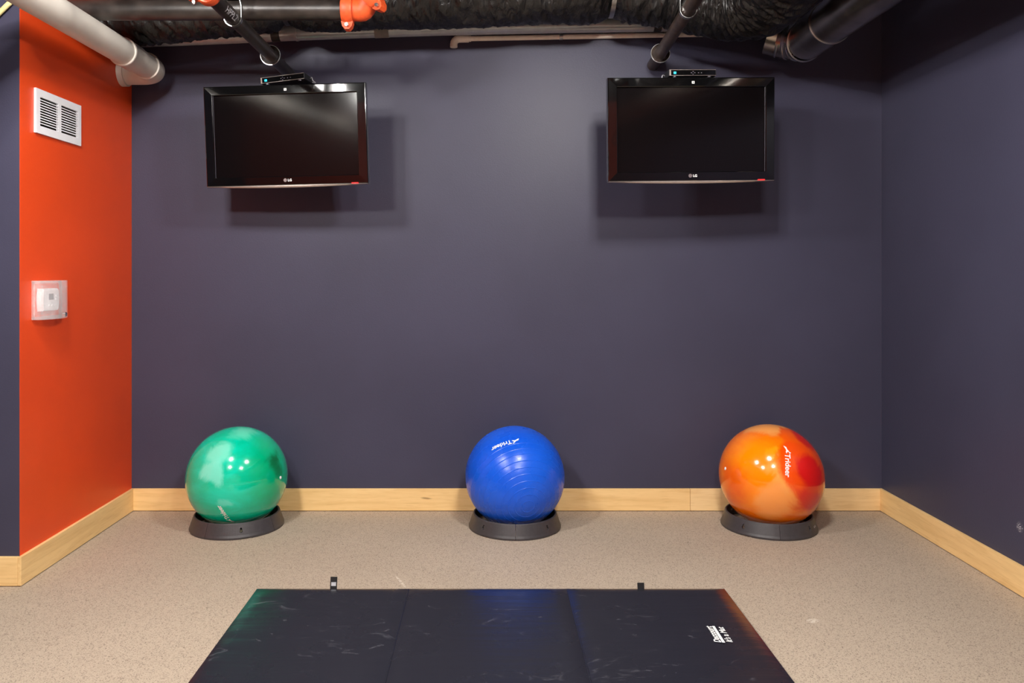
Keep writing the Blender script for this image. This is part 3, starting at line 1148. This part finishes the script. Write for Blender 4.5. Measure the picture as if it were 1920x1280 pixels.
# rigid round duct with a segmented elbow
rd = thing('round_metal_duct', 'round galvanised metal duct with ribbed elbow near the right-hand corner', 'duct', (1.585, 3.0, 2.432))
RR = 0.099
bm = bmesh.new()
tube(bm, [(0, y - 3.0, 0) for y in (YN, 0, 2, 3.0, 3.5, 3.98)], RR, 48)
obj('duct_pipe', bm, M_GALV, rd, True)
# elbow turning left: gored segments with raised beads
cen = Vector((-0.145, 0.985, 0.0))
prev_dir = None
for k in range(4):
    a0, a1 = PI / 2 * k / 4 * 0.93, PI / 2 * (k + 1) / 4 * 0.93
    p0 = cen + Vector((0.145 * math.cos(a0), 0.145 * math.sin(a0), 0.018 * k))
    p1 = cen + Vector((0.145 * math.cos(a1), 0.145 * math.sin(a1), 0.018 * (k + 1)))
    d = (p1 - p0)
    bm = bmesh.new()
    tube(bm, [p0 - d * 0.12, p1 + d * 0.12], RR + 0.003 + 0.0007 * k, 48, cap=False)
    obj('elbow_gore', bm, M_GALV, rd, True)
    bm = bmesh.new()
    M = Matrix.Translation(p0) @ d.normalized().to_track_quat('Z', 'Y').to_matrix().to_4x4()
    lathe(bm, [(RR + 0.001, -0.007), (RR + 0.007, -0.005), (RR + 0.009, 0), (RR + 0.007, 0.005), (RR + 0.001, 0.007)], 48, M=M)
    obj('elbow_bead', bm, M_ZINC, rd, True)
# wire loop that hangs the duct
bm = bmesh.new()
yw = 0.70
lathe(bm, [(RR, -0.003), (RR + 0.004, -0.003), (RR + 0.004, 0.003), (RR, 0.003)], 48, M=Matrix.Translation((0, yw, 0)) @ Matrix.Rotation(PI / 2, 4, 'X'))
tube(bm, [(-0.02, yw, RR), (-0.03, yw, ZC - 2.432)], 0.004, 8)
obj('hanging_strap', bm, M_ZINC, rd, True)


def coupling(parent, c, axis, r, up=Vector((0, 0, 1))):
    """grooved pipe coupling: two housing halves with bolted ears"""
    axis = axis.normalized()
    up = (up - axis * up.dot(axis)).normalized()
    side = axis.cross(up).normalized()
    M = Matrix.Translation(c) @ Matrix((side, up, axis)).transposed().to_4x4()
    bm = bmesh.new()
    w = 0.024
    lathe(bm, [(r, -w), (r + 0.012, -w), (r + 0.017, -w * 0.6), (r + 0.017, w * 0.6), (r + 0.012, w), (r, w)], 40, M=M, closed_prof=True)
    for s in (-1, 1):       # ears
        z0 = s * (r + 0.010)
        t = bmesh.new()
        poly = [(-0.026, 0), (0.026, 0), (0.020, 0.022), (0.008, 0.034), (-0.008, 0.034), (-0.020, 0.022)]
        for face_s in (-1, 1):
            pass
        fr_ = [t.verts.new((-0.020, z0 + s * v, u)) for u, v in poly]
        bk_ = [t.verts.new((0.020, z0 + s * v, u)) for u, v in poly]
        t.faces.new(fr_)
        t.faces.new(bk_[::-1])
        for i in range(6):
            k = (i + 1) % 6
            t.faces.new([fr_[i], bk_[i], bk_[k], fr_[k]])
        join(bm, t, M)
    h_ = obj('coupling', bm, M_REDOR, parent, True)
    h_['label'] = 'orange painted bolted coupling'
    for s in (-1, 1):
        bm = bmesh.new()
        zc = s * (r + 0.027)
        B = M @ Matrix.Translation((0, zc, 0)) @ Matrix.Rotation(PI / 2, 4, 'Y')
        bmesh.ops.create_cone(bm, cap_ends=True, segments=12, radius1=0.0062, radius2=0.0062, depth=0.074, matrix=B)
        for q in (-0.027, 0.027):
            bmesh.ops.create_cone(bm, cap_ends=True, segments=6, radius1=0.0095, radius2=0.0095, depth=0.010, matrix=B @ Matrix.Translation((0, 0, q)))
        obj('bolt', bm, M_ZINC, h_)


# sprinkler main across the left
mp = thing('black_sprinkler_main', 'black steel pipe with orange couplings crossing in front of the wrapped duct', 'pipe', (-1.0, 3.5, 2.422))
RM = 0.044
XE = -0.535 + 1.0
bm = bmesh.new()
tube(bm, [(XL + 1.0 + 0.001, 0, 0), (-0.612 + 1.0, 0, 0)], RM, 36)
obj('pipe', bm, M_STEEL, mp, True)
coupling(mp, Vector((-0.614 + 1.0, 0, 0)), Vector((1, 0, 0)), RM)
d2 = Vector((0.62, -0.30, 0.72)).normalized()
bm = bmesh.new()
p0, p1 = Vector((-0.60 + 1.0, 0, 0)), Vector((-0.548 + 1.0, 0, 0))
p2 = p1 + d2 * 0.10
tube(bm, spline([p0 - Vector((0.01, 0, 0)), p0 + Vector((0.02, 0, 0)), p1, p1 + d2 * 0.04, p2], 18), RM + 0.003, 36)
obj('elbow', bm, M_REDOR, mp, True)['label'] = 'orange painted elbow fitting'
coupling(mp, p1 + d2 * 0.065, d2, RM, Vector((0.1, 0, 1)))
bm = bmesh.new()
pe = p1 + d2 * 0.55
tube(bm, [p1 + d2 * 0.07, pe], RM + 0.002, 36)
obj('riser_pipe', bm, M_STEEL, mp, True)


def branch(label, wall_pt, far_pt, yring, m, yc):
    """sprinkler branch line: pipe into the wall, loose chrome escutcheon, coupling and riser"""
    d = (far_pt - wall_pt).normalized()
    t = thing('sprinkler_branch_pipe', label, 'pipe', wall_pt, (0, 0, 0), 'sprinkler branch pipes')
    L = (wall_pt.y - yc) / -d.y
    bm = bmesh.new()
    tube(bm, [d * 0.0, d * L], 0.030, 28)
    obj('pipe', bm, m, t, True)
    q = d * ((wall_pt.y - yring) / -d.y)
    M = Matrix.Translation(q) @ d.to_track_quat('Z', 'Y').to_matrix().to_4x4()
    bm = bmesh.new()
    lathe(bm, [(0.031, -0.014), (0.034, -0.016), (0.041, -0.010), (0.0465, 0.0), (0.0495, 0.004), (0.0495, 0.007), (0.0465, 0.007), (0.043, 0.001), (0.038, -0.007), (0.031, -0.011)], 48, M=M, closed_prof=True)
    obj('escutcheon', bm, M_CHROME, t, True)['label'] = 'chrome escutcheon ring loose on the pipe'
    e = d * L
    coupling(t, e, d, 0.030, Vector((1, 0, 0.15)))
    bm = bmesh.new()
    tube(bm, [e - d * 0.01, e + d * 0.05] + [e + d * 0.05 + d * (0.06 * math.sin(k)) + Vector((0, 0, 0.06 * (1 - math.cos(k)))) for k in (0.4, 0.8, 1.2, 1.57)] +
         [e + d * 0.11 + Vector((0, 0, ZC - (wall_pt + e).z - 0.002))], 0.0325, 24)
    obj('riser_pipe', bm, m, t, True)
    return t, d


WL = Vector((-1.057, YB - 0.001, 2.330))
tl, dl = branch('black steel sprinkler pipe marked in pen, above the television by the orange wall', WL, WL + Vector((0, -1, 0.0)), 3.89, M_STEEL, 3.02)
WR = Vector((0.883, YB - 0.001, 2.385))
tr_, dr = branch('worn brown steel sprinkler pipe above the television by the right-hand wall', WR, Vector((0.862, 3.35, 2.412)), 4.08, M_STEEL2, 2.80)
# hand-written mark on the first pipe, facing down and to the right
fs, bb = text_mesh('HPPL2', 1.0, -0.004)
sx = 0.125 / (bb[1] - bb[0])


def on_pipe(u, v):
    a = math.radians(-28) + (v - 0.35) * 0.040 / 0.030 * 1.0
    return Vector((0.0306 * math.cos(a), 3.155 - WL.y + u * sx, 0.0306 * math.sin(a)))


obj('pen_mark', flat(bmesh.new(), fs, on_pipe, 5), M_GREYPEN, tl)


def hanger(label, c, top):
    t = thing('pipe_hanger', label, 'pipe hanger', c, (0, 0, 0), 'pipe hangers')
    bm = bmesh.new()
    r = 0.034
    path = [(-r * 0.8, 0.075)] + [(-r, 0.045), (-r, 0.0)] + [(r * math.cos(a), r * math.sin(a)) for a in [PI + PI * k / 16 for k in range(1, 16)]] + [(r, 0.0), (r, 0.045), (r * 0.8, 0.075), (-r * 0.8, 0.075)]
    w = 0.010
    vs = [[bm.verts.new((x * s, y, z * (1 if z > 0 else s))) for s in (1.0, 1.09)] for x, z in path for y in (-w, w)]
    n = len(path)
    for i in range(n - 1):
        a, b_, c_, d_ = vs[2 * i], vs[2 * i + 1], vs[2 * i + 3], vs[2 * i + 2]
        for k in (0, 1):
            bm.faces.new([a[k], b_[k], c_[k], d_[k]])
        bm.faces.new([a[0], a[1], d_[1], d_[0]])
        bm.faces.new([b_[0], b_[1], c_[1], c_[0]])
    obj('clevis_loop', bm, M_ZINC, t)
    bm = bmesh.new()
    bmesh.ops.create_cone(bm, cap_ends=True, segments=6, radius1=0.012, radius2=0.012, depth=0.02, matrix=Matrix.Translation((0, 0, 0.086)))
    obj('nut', bm, M_ZINC, t)
    bm = bmesh.new()
    tube(bm, [(0, 0, 0.075), (0, 0, top - c[2])], 0.0055, 10)
    obj('rod', bm, M_ZINC, t, True)


hanger('zinc clevis hanger on the black sprinkler pipe marked in pen', (WL.x, 3.32, WL.z), ZC)
pr = WR + dr * ((WR.y - 3.46) / -dr.y)
hanger('zinc clevis hanger on the worn brown sprinkler pipe', tuple(pr), ZC)

# cream conduit at an angle on the wall that returns to the left
cc = thing('cream_conduit', 'short cream coloured conduit slanting up the slate wall beside the orange wall', 'conduit', (-1.97, YR - 0.016, 2.37))
bm = bmesh.new()
q0, q1 = at(-30, 52, YR - 0.02), at(34, -10, YR - 0.02)
org = Vector((-1.97, YR - 0.016, 2.37))
dq = (q1 - q0).normalized()
tube(bm, [q0 - dq * 0.35 - org, q1 + dq * 0.02 - org], 0.010, 16)
obj('tube', bm, M_CREAM, cc, True)

# ------------------------------------------------------------------ ceiling lamps (out of the frame, seen as highlights on the balls)
for side, x, y in LIGHT_SPOTS:
    t = thing('ceiling_lamp_' + side + '_offscreen', 'round white drum lamp hanging below the dark ceiling', 'lamp', (x, y, LIGHT_Z), (0, 0, 0), 'ceiling lamps')
    bm = bmesh.new()
    lathe(bm, [(0.150, 0.0), (0.155, 0.0), (0.155, 0.10), (0.02, 0.125), (0.0, 0.125), (0.0, 0.115), (0.145, 0.092), (0.150, 0.09)], 40)
    obj('drum', bm, M_WHITE, t, True)
    bm = bmesh.new()
    bmesh.ops.create_uvsphere(bm, u_segments=24, v_segments=14, radius=0.095, matrix=Matrix.Translation((0, 0, -0.02)))
    obj('globe_' + side + '_offscreen', bm, M_LAMP, t, True)
    bm = bmesh.new()
    tube(bm, [(0, 0, 0.12), (0, 0, ZC - LIGHT_Z)], 0.012, 12)
    obj('stem', bm, M_WHITE, t, True)
    ld = bpy.data.lights.new('lamp_light_' + side + '_offscreen', 'POINT')
    ld.shadow_soft_size = 0.11
    ld.energy = LIGHT_POWER
    ld.color = LIGHT_COLOR
    lo_ = bpy.data.objects.new('lamp_light_' + side + '_offscreen', ld)
    COL.objects.link(lo_)
    lo_.parent = t
    lo_.location = (0, 0, -0.02)
